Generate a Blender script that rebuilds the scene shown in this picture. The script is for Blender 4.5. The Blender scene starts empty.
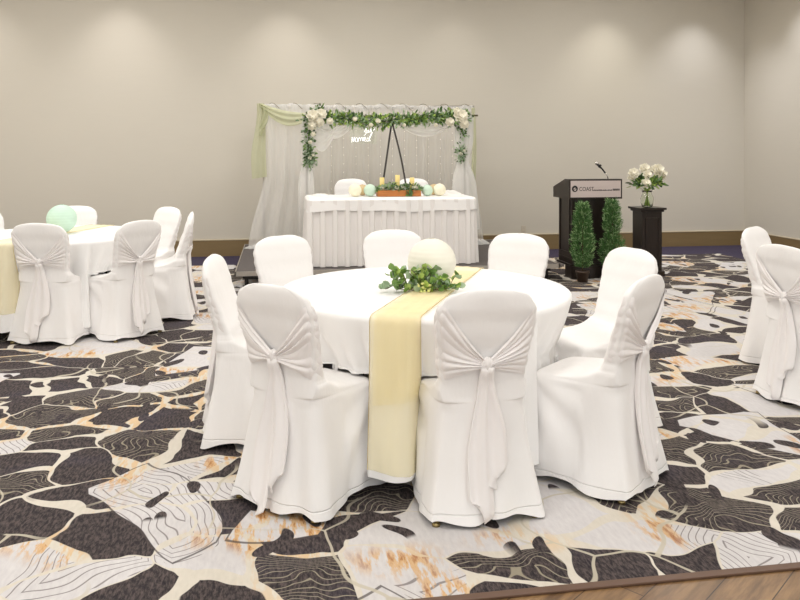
import bpy, bmesh, math, random
from mathutils import Vector, Matrix, noise
PI = math.pi
scene = bpy.context.scene
COL = scene.collection
random.seed(7)

# ------------------------------------------------------------------ camera, light, exposure
YAW = math.radians(9.2)          # the camera looks 9.2 degrees to the right of the room's long axis
CA, SA = math.cos(YAW), math.sin(YAW)
def P(X, Y, z=0.0):
    """right / ahead distances paced off from the camera -> room coordinates"""
    return Vector((X*CA + Y*SA, -X*SA + Y*CA, z))

cam_d = bpy.data.cameras.new('camera'); cam_d.lens = 34.2; cam_d.sensor_width = 36; cam_d.shift_y = -0.185
cam_d.clip_start = 0.05
cam = bpy.data.objects.new('camera', cam_d); COL.objects.link(cam)
cam.location = (0, 0, 1.47); cam.rotation_euler = (PI/2, 0, -YAW)
scene.camera = cam
scene.view_settings.view_transform = 'Standard'; scene.view_settings.look = 'None'
scene.view_settings.gamma = 1.0; scene.view_settings.use_curve_mapping = False
scene.view_settings.exposure = 0.0
try:
    scene.cycles.max_bounces = 12; scene.cycles.diffuse_bounces = 6; scene.cycles.transparent_max_bounces = 24
    scene.cycles.sample_clamp_indirect = 6.0
except Exception: pass
w = bpy.data.worlds.new('world'); scene.world = w; w.use_nodes = True
w.node_tree.nodes['Background'].inputs[0].default_value = (.97, .995, .985, 1)
w.node_tree.nodes['Background'].inputs[1].default_value = 1.15

CEIL = 4.2
XL, XR, YF, YB = -7.2, 7.3, -2.6, 11.0
def area(x, y, z, size, power, col=(1, .985, .955)):
    d = bpy.data.lights.new('ceiling_fill_light', 'AREA'); d.shape = 'DISK'; d.size = size; d.energy = power; d.color = col
    o = bpy.data.objects.new('ceiling_fill_light', d); COL.objects.link(o); o.location = (x, y, z); return o
FILL_GRID = [(x, y) for x in (-5.2, -2.1, 1.2, 4.6) for y in (-1.0, 1.6, 4.2, 6.6, 8.8)]  # unseen lights added under the ceiling; back row there to brighten the walls
for x, y in FILL_GRID: area(x, y, CEIL-0.03, .9, 29 if y < 5 else 36)
SPOTS = [(-3.95, 10.42, 52, (1, .95, .90)), (-2.12, 10.42, 70, (1, .95, .92)), (.11, 10.42, 60, (1, .95, .90)), (2.6, 10.42, 26, (1, .95, .88)),
         (4.95, 10.42, 72, (1, .97, .88)), (6.42, 10.42, 105, (.93, .94, 1)), (6.75, 9.5, 105, (.93, .94, 1))]
for x, y, p, c in SPOTS:
    d = bpy.data.lights.new('wall_washer_light', 'SPOT'); d.energy = p; d.color = c; d.spot_size = math.radians(86); d.spot_blend = 1.0
    d.shadow_soft_size = .05
    o = bpy.data.objects.new('wall_washer_light', d); COL.objects.link(o); o.location = (x, y, CEIL-.05)

# ------------------------------------------------------------------ material helpers
def new_mat(name):
    m = bpy.data.materials.new(name); m.use_nodes = True
    nt = m.node_tree; return m, nt, nt.nodes['Principled BSDF']
def srgb(r, g, b):
    f = lambda c: (c/12.92 if c <= .04045 else ((c+.055)/1.055)**2.4)
    return (f(r/255), f(g/255), f(b/255), 1)
class N:
    """small node-writing helper"""
    def __init__(s, nt): s.nt = nt
    def new(s, t, **k):
        n = s.nt.nodes.new(t)
        for a, v in k.items(): setattr(n, a, v)
        return n
    def link(s, a, b): s.nt.links.new(a, b)
    def put(s, sock, v):
        if hasattr(v, 'links') or isinstance(v, bpy.types.NodeSocket): s.link(v, sock)
        else: sock.default_value = v
    def math(s, op, a, b=0.0, c=0.0, clamp=False):
        n = s.new('ShaderNodeMath', operation=op, use_clamp=clamp)
        s.put(n.inputs[0], a); s.put(n.inputs[1], b); s.put(n.inputs[2], c); return n.outputs[0]
    def mix(s, f, a, b):
        n = s.new('ShaderNodeMix', data_type='RGBA'); s.put(n.inputs[0], f); s.put(n.inputs[6], a); s.put(n.inputs[7], b); return n.outputs[2]
    def step(s, x, lo, hi):
        n = s.new('ShaderNodeMapRange', interpolation_type='SMOOTHSTEP'); s.put(n.inputs[0], x); s.put(n.inputs[1], lo); s.put(n.inputs[2], hi); return n.outputs[0]
    def noise(s, vec, scale, detail=2, rough=.5, out=0):
        n = s.new('ShaderNodeTexNoise'); s.put(n.inputs['Vector'], vec); n.inputs['Scale'].default_value = scale
        n.inputs['Detail'].default_value = detail; n.inputs['Roughness'].default_value = rough; return n.outputs[out]
    def mapping(s, vec, scale=(1, 1, 1), rot=(0, 0, 0), loc=(0, 0, 0)):
        n = s.new('ShaderNodeMapping'); s.put(n.inputs[0], vec); n.inputs['Scale'].default_value = scale
        n.inputs['Rotation'].default_value = rot; n.inputs['Location'].default_value = loc; return n.outputs[0]
    def bump(s, h, strength, dist, bsdf):
        n = s.new('ShaderNodeBump'); n.inputs['Strength'].default_value = strength; n.inputs['Distance'].default_value = dist
        s.put(n.inputs['Height'], h); s.link(n.outputs[0], bsdf.inputs['Normal'])
def simple(name, col, rough=.6, metal=0.0, var=0.06, scale=20, bump=0.0, sheen=0.0, stretch=(1, 1, 1), emit=None):
    m, nt, b = new_mat(name); n = N(nt)
    tc = n.new('ShaderNodeTexCoord').outputs['Object']
    nz = n.noise(n.mapping(tc, stretch), scale, 3)
    dark = tuple(c*(1-var*2) for c in col[:3]) + (1,); lite = tuple(min(1, c*(1+var)) for c in col[:3]) + (1,)
    n.link(n.mix(nz, dark, lite), b.inputs['Base Color'])
    b.inputs['Roughness'].default_value = rough; b.inputs['Metallic'].default_value = metal
    if sheen: b.inputs['Sheen Weight'].default_value = sheen
    if bump: n.bump(nz, bump, .01, b)
    if emit: b.inputs['Emission Color'].default_value = emit[0]; b.inputs['Emission Strength'].default_value = emit[1]
    return m
def fabric(name, col, weave=900, wr=.35):
    m, nt, b = new_mat(name); n = N(nt)
    tc = n.new('ShaderNodeTexCoord').outputs['Object']
    nz = n.noise(tc, 5, 3, .55); fine = n.noise(n.mapping(tc, (1, 1, .35)), 14, 3, .6)
    n.link(n.mix(nz, tuple(c*.965 for c in col[:3])+(1,), col), b.inputs['Base Color'])
    b.inputs['Roughness'].default_value = .75; b.inputs['Sheen Weight'].default_value = .15
    n.bump(fine, wr, .012, b)
    return m
def cover_mat():
    m = fabric('white_chair_fabric', srgb(250, 248, 247)); nt = m.node_tree; n = N(nt); b = nt.nodes['Principled BSDF']
    tc = n.new('ShaderNodeTexCoord').outputs['Object']; sp = n.new('ShaderNodeSeparateXYZ'); n.link(tc, sp.inputs[0])
    old = b.inputs['Normal'].links[0].from_node
    d = n.math('ABSOLUTE', n.math('SUBTRACT', n.math('ADD', sp.outputs[2], n.math('MULTIPLY', n.noise(tc, 3, 1), .01)), .058))
    h = n.step(d, 0.0, .0045); bp = n.new('ShaderNodeBump'); bp.inputs['Strength'].default_value = .6; bp.inputs['Distance'].default_value = .006
    n.link(h, bp.inputs['Height']); n.link(old.outputs[0], bp.inputs['Normal']); n.link(bp.outputs[0], b.inputs['Normal']); return m
def sheer(name, col, alpha, streak=True):
    m, nt, b = new_mat(name); n = N(nt)
    tc = n.new('ShaderNodeTexCoord').outputs['Object']
    a = n.noise(n.mapping(tc, (4, 4, .3)), 2.2, 2)
    b.inputs['Base Color'].default_value = col; b.inputs['Roughness'].default_value = .8
    tr = n.new('ShaderNodeBsdfTranslucent'); tr.inputs[0].default_value = col
    mx = n.new('ShaderNodeMixShader'); mx.inputs[0].default_value = .4
    n.link(b.outputs[0], mx.inputs[1]); n.link(tr.outputs[0], mx.inputs[2])
    tp = n.new('ShaderNodeBsdfTransparent')
    m2 = n.new('ShaderNodeMixShader')
    # thin weave lets more through face-on than edge-on
    lw = n.new('ShaderNodeLayerWeight'); lw.inputs[0].default_value = .35
    al = n.math('ADD', n.math('MULTIPLY_ADD', a, .2, alpha-.10), n.math('MULTIPLY', lw.outputs['Facing'], .12), clamp=True)
    n.link(al, m2.inputs[0]); n.link(tp.outputs[0], m2.inputs[1]); n.link(mx.outputs[0], m2.inputs[2])
    n.link(m2.outputs[0], nt.nodes['Material Output'].inputs[0])
    return m

M = {}
M['cover'] = cover_mat()
M['sash'] = fabric('white_sash_fabric', srgb(248, 244, 243), wr=.2)
M['cloth'] = fabric('white_table_linen', srgb(248, 247, 246), wr=.2)
M['skirt'] = fabric('white_table_skirt', srgb(240, 236, 233), wr=.15)
M['topper'] = fabric('white_topper', srgb(248, 246, 244), wr=.3)
M['runner'] = sheer('gold_organza', srgb(254, 245, 210), .50)
M['hem_gold'] = simple('gold_hem_thread', srgb(226, 206, 148), .6)
M['sheer'] = sheer('white_voile', srgb(252, 251, 249), .36)
M['sheer2'] = sheer('white_chiffon', srgb(253, 252, 250), .58)
M['sage'] = sheer('sage_chiffon', srgb(214, 216, 184), .85)
M['brass'] = simple('brass_legs', srgb(178, 158, 110), .3, .9)
M['black_wood'] = simple('black_stained_wood', srgb(40, 31, 27), .3, 0, .3, 9, .05, stretch=(6, 6, .6))
M['black_metal'] = simple('black_metal', srgb(30, 29, 29), .45, .3)
M['alu'] = simple('aluminium_edge', srgb(190, 184, 176), .35, .8)
M['deck'] = simple('stage_carpet', srgb(98, 92, 90), .95, 0, .15, 160, .3)
M['pot'] = simple('brown_plastic_pot', srgb(74, 58, 48), .5)
M['soil'] = simple('dark_soil', srgb(52, 40, 32), .95, 0, .3, 60, .6)
M['bark'] = simple('bark', srgb(92, 72, 52), .9, 0, .3, 30, .5)
M['pine'] = simple('conifer_green', srgb(78, 124, 60), .6, 0, .3, 30)
M['pine2'] = simple('conifer_tip_green', srgb(172, 204, 144), .6, 0, .2, 14)
M['leaf'] = simple('leaf_green', srgb(128, 164, 84), .5, 0, .25, 10)
M['leaf_dark'] = simple('leaf_dark_green', srgb(84, 112, 68), .5, 0, .25, 10)
M['leaf_grey'] = simple('eucalyptus_green', srgb(172, 194, 160), .55, 0, .2, 10)
M['leaf_fresh'] = simple('fresh_green', srgb(178, 204, 106), .5, 0, .2, 10)
M['petal'] = simple('cream_petals', srgb(244, 239, 222), .6, 0, .05, 30)
M['bud'] = simple('yellow_buds', srgb(222, 226, 146), .6, 0, .1, 30)
M['paper_white'] = simple('ivory_paper', srgb(243, 240, 226), .8, 0, .02, 20)
M['paper_green'] = simple('mint_paper', srgb(206, 229, 210), .8, 0, .03, 20)
M['paper_mint'] = simple('pale_mint_paper', srgb(206, 234, 216), .8, 0, .03, 20)
M['paper_cream'] = simple('cream_paper', srgb(246, 240, 216), .8, 0, .02, 20)
M['paper_tan'] = simple('kraft_paper', srgb(212, 188, 146), .8, 0, .04, 20)
M['box_wood'] = simple('orange_brown_wood', srgb(196, 122, 58), .5, 0, .22, 6, .1, stretch=(1, 8, 8))
M['wax'] = simple('ivory_wax', srgb(250, 226, 150), .5, 0, .03, 10)
M['flame'] = simple('flame', srgb(255, 225, 150), .5, emit=(srgb(255, 220, 140), 3))
M['ribbon'] = simple('black_ribbon', srgb(48, 44, 42), .5)
M['sign'] = simple('silver_sign_plate', srgb(206, 192, 188), .4, .15, .02, 4)
M['ink'] = simple('black_lettering', srgb(30, 28, 28), .5)
M['plastic'] = simple('outlet_plastic', srgb(206, 196, 178), .4)
M['chrome'] = simple('chrome', srgb(225, 222, 218), .15, 1.0)
M['twig'] = simple('brown_stem', srgb(96, 88, 60), .7)
M['neon'] = simple('neon_tube', (1, 1, 1, 1), .3, emit=((1, .97, .98, 1), 1.6))
M['bulb'] = simple('fairy_bulb', (1, 1, 1, 1), .3, emit=((1, .95, .88, 1), .5))
M['lampface'] = simple('lamp_diffuser', (1, 1, 1, 1), .3, emit=((1, .96, .9, 1), 4))
M['wire'] = simple('clear_wire', srgb(200, 190, 176), .5)
M['ceil'] = simple('ceiling_paint', srgb(226, 220, 208), .9, 0, .03, 3)
M['base'] = simple('olive_baseboard', srgb(136, 114, 78), .55, 0, .08, 3, stretch=(1, 1, 6))
M['cap'] = simple('beige_base_cap', srgb(196, 182, 154), .6)
M['trimstrip'] = simple('brown_carpet_trim', srgb(104, 78, 62), .5, .1)

def glass_mat():
    m, nt, b = new_mat('clear_glass'); b.inputs['Transmission Weight'].default_value = 1; b.inputs['Roughness'].default_value = .02
    n = N(nt); tc = n.new('ShaderNodeTexCoord').outputs['Object']
    n.link(n.mix(n.noise(tc, 5), (.93, .97, .9, 1), (.97, 1, .95, 1)), b.inputs['Base Color']); b.inputs['IOR'].default_value = 1.3
    return m
M['glass'] = glass_mat()

def wall_mat():
    m, nt, b = new_mat('beige_wall_covering'); n = N(nt)
    tc = n.new('ShaderNodeTexCoord').outputs['Object']
    weave = n.noise(n.mapping(tc, (1.0, 1.0, 26)), 3.0, 4, .6); big = n.noise(tc, .5, 2)
    c = n.mix(weave, srgb(207, 201, 189), srgb(213, 207, 195)); c = n.mix(n.math('MULTIPLY', big, .5), c, srgb(205, 198, 184))
    n.link(c, b.inputs['Base Color']); b.inputs['Roughness'].default_value = .85
    n.bump(weave, .06, .01, b); return m
M['wall'] = wall_mat()

def carpet_mat():
    m, nt, b = new_mat('leaf_patterned_carpet'); n = N(nt)
    obj = n.new('ShaderNodeTexCoord').outputs['Object']
    def warp(vec, scale, amt, seed):
        nz = n.noise(n.mapping(vec, loc=(seed, seed*.7, 0)), scale, 1, .4, out=1)
        v = n.new('ShaderNodeVectorMath', operation='SUBTRACT'); n.link(nz, v.inputs[0]); v.inputs[1].default_value = (.5, .5, .5)
        s = n.new('ShaderNodeVectorMath', operation='SCALE'); n.link(v.outputs[0], s.inputs[0]); s.inputs['Scale'].default_value = amt
        a = n.new('ShaderNodeVectorMath', operation='ADD'); n.link(vec, a.inputs[0]); n.link(s.outputs[0], a.inputs[1]); return a.outputs[0]
    flat = n.mapping(obj, (1, 1, 0))
    p = n.mapping(warp(warp(flat, 1.9, .42, 3.1), 5.5, .10, 5.7), (1, 1.3, 1), (0, 0, .5))
    SC = 2.7
    def vor(vec, scale, feature, out):
        v = n.new('ShaderNodeTexVoronoi', voronoi_dimensions='2D', feature=feature); n.link(vec, v.inputs['Vector']); v.inputs['Scale'].default_value = scale
        v.inputs['Randomness'].default_value = 1; return v.outputs[out]
    edge = vor(p, SC, 'DISTANCE_TO_EDGE', 'Distance')
    cid = vor(p, SC, 'F1', 'Color'); f1 = vor(p, SC, 'F1', 'Distance')
    sep = n.new('ShaderNodeSeparateColor'); n.link(cid, sep.inputs[0]); r, g, bl = sep.outputs
    # a coarser layer of pale leaves lies across the cells
    q = n.mapping(warp(flat, 1.6, .34, 9.7), (1.35, 1, 1), (0, 0, -.6), (4.3, 1.7, 0))
    cid2 = vor(q, 1.75, 'F1', 'Color'); edge2 = vor(q, 1.75, 'DISTANCE_TO_EDGE', 'Distance')
    sep2 = n.new('ShaderNodeSeparateColor'); n.link(cid2, sep2.inputs[0]); r2, g2, b2 = sep2.outputs
    nz = n.noise(flat, 3.3, 1); nzf = n.noise(flat, 11, 3, .6)
    # base dark pile: charcoal brown with purple flecks, woven streaks
    st = n.noise(n.mapping(flat, (90, 26, 1), (0, 0, .25)), 1.0, 3, .7)
    dark = n.mix(n.step(st, .35, .7), srgb(30, 25, 30), srgb(92, 80, 78))
    dark = n.mix(n.math('MULTIPLY', n.step(n.noise(flat, 2.3, 2), .5, .7), .35), dark, srgb(64, 58, 74))
    # contour lines inside some dark cells
    spx = n.new('ShaderNodeSeparateXYZ'); n.link(n.mapping(p, rot=(0, 0, .9)), spx.inputs[0])
    warpd = n.math('ADD', n.math('MULTIPLY', spx.outputs[0], n.math('MULTIPLY_ADD', bl, 10.0, 16.0)), n.math('ADD', n.math('MULTIPLY', n.noise(flat, 4.0, 1), 8.0), n.math('MULTIPLY', edge, 6.0)))
    saw = n.math('ABSOLUTE', n.math('SUBTRACT', n.math('FRACT', n.math('MULTIPLY', warpd, 1.25)), .5))
    line = n.step(saw, .10, .05)
    lined = n.math('MULTIPLY', line, n.math('LESS_THAN', g, .42))
    dark_l = n.mix(lined, dark, srgb(150, 142, 124))
    # pale fill
    pn = n.noise(n.mapping(flat, (60, 18, 1), (0, 0, .25)), 1.0, 2, .6)
    pale = n.mix(pn, srgb(194, 190, 192), srgb(222, 219, 218))
    cream = n.mix(pn, srgb(202, 195, 182), srgb(222, 215, 203))
    # dark hatching on some pale leaves
    hat = n.math('ABSOLUTE', n.math('SUBTRACT', n.math('FRACT', n.math('ADD', n.math('MULTIPLY', edge2, 16.0), n.math('MULTIPLY', nz, 6.0))), .5))
    hatch = n.math('MULTIPLY', n.step(hat, .10, .05), n.math('GREATER_THAN', b2, .80))
    pale = n.mix(n.math('MULTIPLY', hatch, .8), pale, srgb(120, 112, 112))
    # orange splashes
    on = n.noise(n.mapping(flat, (4.5, 1, 1), (0, 0, .7)), 6.0, 4, .65)
    rust = n.mix(n.step(on, .55, .66), srgb(212, 174, 128), srgb(170, 112, 58))
    region = n.step(n.noise(n.mapping(flat, loc=(2.2, 8.1, 0)), 1.55, 1), .50, .60)
    spl = n.math('MULTIPLY', n.step(on, .46, .54), region)
    pale_o = n.mix(spl, pale, rust)
    cream_o = n.mix(n.math('MULTIPLY', spl, .7), cream, srgb(216, 180, 128))
    is_pale = n.math('GREATER_THAN', r, .72)
    width = n.math('MULTIPLY_ADD', n.math('SUBTRACT', n.noise(flat, 2.6, 1), .46), .5, .022)
    width = n.math('MAXIMUM', width, .013)
    vein = n.step(n.math('SUBTRACT', edge, width), .006, -.004)
    col = n.mix(is_pale, dark_l, pale_o)
    leaf2 = n.math('MULTIPLY', n.math('GREATER_THAN', r2, .885), n.step(edge2, .045, .055))
    col = n.mix(leaf2, col, pale_o)
    col = n.mix(vein, col, cream_o)
    # thin dark outline hugging pale areas
    e2 = n.math('MULTIPLY', n.math('GREATER_THAN', r2, .885), n.math('MULTIPLY', n.step(edge2, .030, .036), n.step(edge2, .055, .048)))
    col = n.mix(n.math('MULTIPLY', e2, .8), col, srgb(70, 62, 62))
    e3 = vor(n.mapping(warp(flat, 2.4, .5, 21.3), (1, .7, 1), (0, 0, 1.1)), 2.1, 'DISTANCE_TO_EDGE', 'Distance')
    hair = n.math('MULTIPLY', n.step(e3, .016, .009), n.step(n.noise(flat, 1.1, 1), .46, .52))
    col = n.mix(n.math('MULTIPLY', hair, .85), col, srgb(196, 188, 170))
    e4 = vor(n.mapping(warp(flat, 3.5, .3, 33.0), (1.9, 1, 1), (0, 0, -.9)), 3.3, 'F1', 'Distance')
    blob = n.math('MULTIPLY', n.step(e4, .23, .21), n.step(n.noise(n.mapping(flat, loc=(5, 3, 0)), 1.3, 1), .50, .53))
    col = n.mix(blob, col, dark)
    # plain purple border against the walls
    s = n.new('ShaderNodeSeparateXYZ'); n.link(obj, s.inputs[0])
    bord = n.math('MAXIMUM', n.math('GREATER_THAN', s.outputs[1], 10.12), n.math('GREATER_THAN', s.outputs[0], 6.32))
    col = n.mix(bord, col, n.mix(st, srgb(34, 28, 52), srgb(70, 60, 86)))
    n.link(col, b.inputs['Base Color']); b.inputs['Roughness'].default_value = .95
    n.bump(n.noise(flat, 260, 2), .35, .004, b)
    return m
M['carpet'] = carpet_mat()

def wood_mat():
    m, nt, b = new_mat('brown_plank_floor'); n = N(nt)
    obj = n.new('ShaderNodeTexCoord').outputs['Object']
    v = n.mapping(obj, (1, 1, 1), (0, 0, math.radians(-38)))
    br = n.new('ShaderNodeTexBrick'); n.link(v, br.inputs['Vector']); br.inputs['Scale'].default_value = 1; br.inputs['Mortar Size'].default_value = .002
    br.inputs['Brick Width'].default_value = 1.2; br.inputs['Row Height'].default_value = .16
    br.inputs['Color1'].default_value = (.1, .1, .1, 1); br.inputs['Color2'].default_value = (.9, .9, .9, 1)
    g = n.noise(n.mapping(v, (2.2, 16, 1)), 1.6, 5, .6); g2 = n.noise(n.mapping(v, (1, 5, 1)), 1.5, 3)
    c = n.mix(n.step(g, .32, .7), srgb(92, 66, 44), srgb(156, 122, 84)); c = n.mix(n.math('MULTIPLY', n.step(g2, .45, .65), .5), c, srgb(110, 82, 54))
    c = n.mix(n.math('MULTIPLY', br.outputs['Color'], .22), c, srgb(168, 136, 96))
    c = n.mix(br.outputs['Fac'], c, srgb(60, 42, 30))
    n.link(c, b.inputs['Base Color']); b.inputs['Roughness'].default_value = .35; return m
M['wood'] = wood_mat()

# ------------------------------------------------------------------ mesh helpers
def link_mesh(name, bm, mat, parent=None, smooth=True):
    me = bpy.data.meshes.new(name)
    bmesh.ops.recalc_face_normals(bm, faces=bm.faces)
    bm.to_mesh(me); bm.free()
    for pl in me.polygons: pl.use_smooth = smooth
    mats = mat if isinstance(mat, (list, tuple)) else [mat]
    for x in mats: me.materials.append(x)
    o = bpy.data.objects.new(name, me); COL.objects.link(o)
    if parent is not None: o.parent = parent
    return o
def tag(o, label, cat, group=None, kind=None):
    o['label'] = label; o['category'] = cat
    if group: o['group'] = group
    if kind: o['kind'] = kind
    return o
def thing(name, loc, rz, label, cat, group=None):
    o = bpy.data.objects.new(name, None); COL.objects.link(o); o.empty_display_size = .1
    o.location = loc; o.rotation_euler = (0, 0, rz); return tag(o, label, cat, group)
def struct(o): o['kind'] = 'structure'; return o
def dup(root, loc, rz, label, group=None):
    def cp(o, par):
        c = o.copy(); COL.objects.link(c); c.parent = par
        for ch in list(o.children): cp(ch, c)
        return c
    r = cp(root, None); r.location = loc; r.rotation_euler = (0, 0, rz); r['label'] = label
    if group: r['group'] = group
    return r
def bx(bm, x0, x1, y0, y1, z0, z1, bev=0.0):
    r = bmesh.ops.create_cube(bm, size=1, matrix=Matrix.Translation(((x0+x1)/2, (y0+y1)/2, (z0+z1)/2)) @ Matrix.Diagonal((x1-x0, y1-y0, z1-z0, 1)))
    if bev:
        es = list({e for v in r['verts'] for e in v.link_edges})
        bmesh.ops.bevel(bm, geom=es, offset=bev, segments=2, affect='EDGES', profile=.5)
def cyl(bm, c, r1, r2, z0, z1, seg=20):
    bmesh.ops.create_cone(bm, cap_ends=True, segments=seg, radius1=r1, radius2=r2, depth=z1-z0, matrix=Matrix.Translation((c[0], c[1], (z0+z1)/2)))
def grid(bm, fn, nu, nv, closed_u=False, mi=0):
    vs = [[bm.verts.new(fn(i/(nu if closed_u else nu-1), j/(nv-1))) for i in range(nu)] for j in range(nv)]
    for j in range(nv-1):
        for i in range(nu if closed_u else nu-1):
            a = (i+1) % nu
            f = bm.faces.new((vs[j][i], vs[j][a], vs[j+1][a], vs[j+1][i])); f.material_index = mi
    return vs
def tube(bm, pts, rad, seg=8, mi=0):
    """tube through pts; rad a number or a function of 0..1"""
    pts = [Vector(p) for p in pts]; rings = []; prev = None
    for i, p in enumerate(pts):
        t = (pts[min(i+1, len(pts)-1)] - pts[max(i-1, 0)]).normalized()
        if prev is None:
            a = t.cross(Vector((0, 0, 1)));  a = a if a.length > .01 else t.cross(Vector((1, 0, 0)))
        else: a = prev - t*prev.dot(t)
        a.normalize(); prev = a; b = t.cross(a)
        r = rad(i/(len(pts)-1)) if callable(rad) else rad
        rings.append([bm.verts.new(p + (a*math.cos(2*PI*k/seg) + b*math.sin(2*PI*k/seg))*r) for k in range(seg)])
    for j in range(len(rings)-1):
        for k in range(seg):
            f = bm.faces.new((rings[j][k], rings[j][(k+1) % seg], rings[j+1][(k+1) % seg], rings[j+1][k])); f.material_index = mi
    for rg in (rings[0], rings[-1]):
        f = bm.faces.new(rg); f.material_index = mi
def lathe(bm, prof, seg=32, c=(0, 0, 0), mi=0):
    rings = [[bm.verts.new((c[0]+r*math.cos(2*PI*k/seg), c[1]+r*math.sin(2*PI*k/seg), c[2]+z)) for k in range(seg)] for r, z in prof]
    for j in range(len(rings)-1):
        for k in range(seg):
            f = bm.faces.new((rings[j][k], rings[j][(k+1) % seg], rings[j+1][(k+1) % seg], rings[j+1][k])); f.material_index = mi
    return rings
def leaf(bm, p, d, up, L, W, mi=0, cup=.15, roundness=.5):
    d = Vector(d).normalized(); up = Vector(up); s = d.cross(up)
    if s.length < 1e-3: s = d.cross(Vector((1, 0, .1)))
    s.normalize(); nrm = s.cross(d).normalized(); p = Vector(p)
    rows = [(0, .06), (.22, .75), (roundness, 1.0), (.8, .72), (1, .05)]
    L3 = []
    for t, w_ in rows:
        c = p + d*L*t - nrm*L*.12*t*t
        L3.append([bm.verts.new(c - s*W*.5*w_ + nrm*W*cup*w_), bm.verts.new(c), bm.verts.new(c + s*W*.5*w_ + nrm*W*cup*w_)])
    for a, b in zip(L3, L3[1:]):
        for k in (0, 1):
            f = bm.faces.new((a[k], a[k+1], b[k+1], b[k])); f.material_index = mi
def rnd(a, b): return random.uniform(a, b)
def rdir():
    while True:
        v = Vector((rnd(-1, 1), rnd(-1, 1), rnd(-1, 1)))
        if .1 < v.length < 1: return v.normalized()
def sph(bm, c, r, seg=24, rings=16, sc=(1, 1, 1), mi=0):
    q = bmesh.ops.create_uvsphere(bm, u_segments=seg, v_segments=rings, radius=r, matrix=Matrix.Translation(c) @ Matrix.Diagonal((*sc, 1)))
    for v in q['verts']:
        for f in v.link_faces: f.material_index = mi
def rose(bm, c, r, facing=(0, -1, .3), mi=0):
    """a full bloom of cupped petals around a tight heart"""
    c = Vector(c); f = Vector(facing).normalized()
    a = f.cross(Vector((0, 0, 1))); a = a if a.length > .1 else f.cross(Vector((1, 0, 0))); a.normalize(); b = f.cross(a)
    sph(bm, c, r*.5, 12, 8, mi=mi)
    for ring, (n_, rr, fw, tilt) in enumerate([(4, .22, .55, 1.6), (6, .45, .30, .9), (8, .66, 0.0, .35)]):
        for k in range(n_):
            an = 2*PI*(k+.5*ring)/n_ + rnd(-.15, .15)
            o = a*math.cos(an) + b*math.sin(an)
            leaf(bm, c + o*r*rr*.5 + f*r*(fw-.2), o + f*tilt, f - o*.2, r*.85, r*.95, mi, cup=.28, roundness=.65)

# ------------------------------------------------------------------ room shell
def plane_obj(name, bmfn, mat):
    bm = bmesh.new(); bmfn(bm); return struct(link_mesh(name, bm, mat, smooth=False))
EDGE = 2.45
plane_obj('floor', lambda b: bx(b, XL-.2, XR+.2, EDGE, YB+.2, -.12, 0), M['carpet'])
plane_obj('floor_wood', lambda b: bx(b, XL-.2, XR+.2, YF-.2, EDGE-.001, -.12, -.004), M['wood'])
def trim_bm(b): bx(b, XL, XR, EDGE-.03, EDGE+.004, -.003, .005, .002)
plane_obj('trim_1', trim_bm, M['trimstrip'])
plane_obj('ceiling', lambda b: bx(b, XL-.2, XR+.2, YF-.2, YB+.2, CEIL, CEIL+.15), M['ceil'])
plane_obj('wall_back', lambda b: bx(b, XL-.2, XR+.2, YB, YB+.2, 0, CEIL), M['wall'])
plane_obj('wall_right', lambda b: bx(b, XR, XR+.2, YF-.2, YB, 0, CEIL), M['wall'])
plane_obj('wall_left', lambda b: bx(b, XL-.2, XL, YF-.2, YB, 0, CEIL), M['wall'])
def base_obj(name, x0, x1, y0, y1, lx, ly):
    o = plane_obj(name, lambda b: bx(b, x0, x1, y0, y1, 0, .222), M['base'])
    bm = bmesh.new(); bx(bm, x0-lx, x1, y0-ly, y1, .222, .236, .003); link_mesh('base_cap', bm, M['cap'], o, False)
base_obj('baseboard_back', XL, XR-.02, YB-.018, YB, 0, .006)
base_obj('baseboard_right', XR-.018, XR, YF, YB, .006, 0)
base_obj('baseboard_left', XL, XL+.018, YF, YB-.02, 0, 0)
# ------------------------------------------------------------------ covered banquet chair
def sgnpow(x, e): return math.copysign(abs(x)**e, x)
def lerp(a, b, t): return a + (b-a)*t
def smooth01(t): t = max(0, min(1, t)); return t*t*(3-2*t)
def interp(tab, z):
    if z <= tab[0][0]: return tab[0][1:]
    for a, b in zip(tab, tab[1:]):
        if z <= b[0]:
            t = smooth01((z-a[0])/(b[0]-a[0])); t = .5*t + .5*(z-a[0])/(b[0]-a[0])
            return tuple(lerp(p, q, t) for p, q in zip(a[1:], b[1:]))
    return tab[-1][1:]
# z: y_front, y_rear, half width, corner power  (backrest)
BACK = [(.46, .085, .206, .186, 5), (.55, .110, .203, .178, 4.5), (.64, .138, .218, .190, 4), (.78, .184, .250, .207, 3.6), (.86, .208, .268, .209, 3.2), (.94, .232, .284, .209, 2.6)]
ZT = .930
def back_sec(z):
    yf, yr, hw, p = interp(BACK, z)
    if z > .79:
        k = max(0.0, 1-((z-.79)/(ZT-.79))**2.9)**(1/2.9); hw *= k
        kk = max(0.0, 1-((z-.85)/(ZT-.85))**2.2)**.5 if z > .85 else 1
        mid = (yf+yr)/2; h = (yr-yf)/2*kk; yf, yr = mid-h, mid+h
    return yf, yr, hw, p
def rear_y(x, z):
    if z < .46:
        t = 1-z/.46; return lerp(.206, .264, t**1.5)
    yf, yr, hw, p = back_sec(z); q = min(1, abs(x)/max(hw, .01))
    return (yf+yr)/2 + (yr-yf)/2*(1-q**p)**(1/p)
NP = 120
def sq(i):
    """uniform walk round the unit square, start at rear centre (+y)"""
    t = (i/NP*8.0) % 8.0
    if t < 1: return (t, 1)
    if t < 3: return (1, 2-t)
    if t < 5: return (4-t, -1)
    if t < 7: return (-1, t-6)
    return (t-8, 1)
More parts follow.
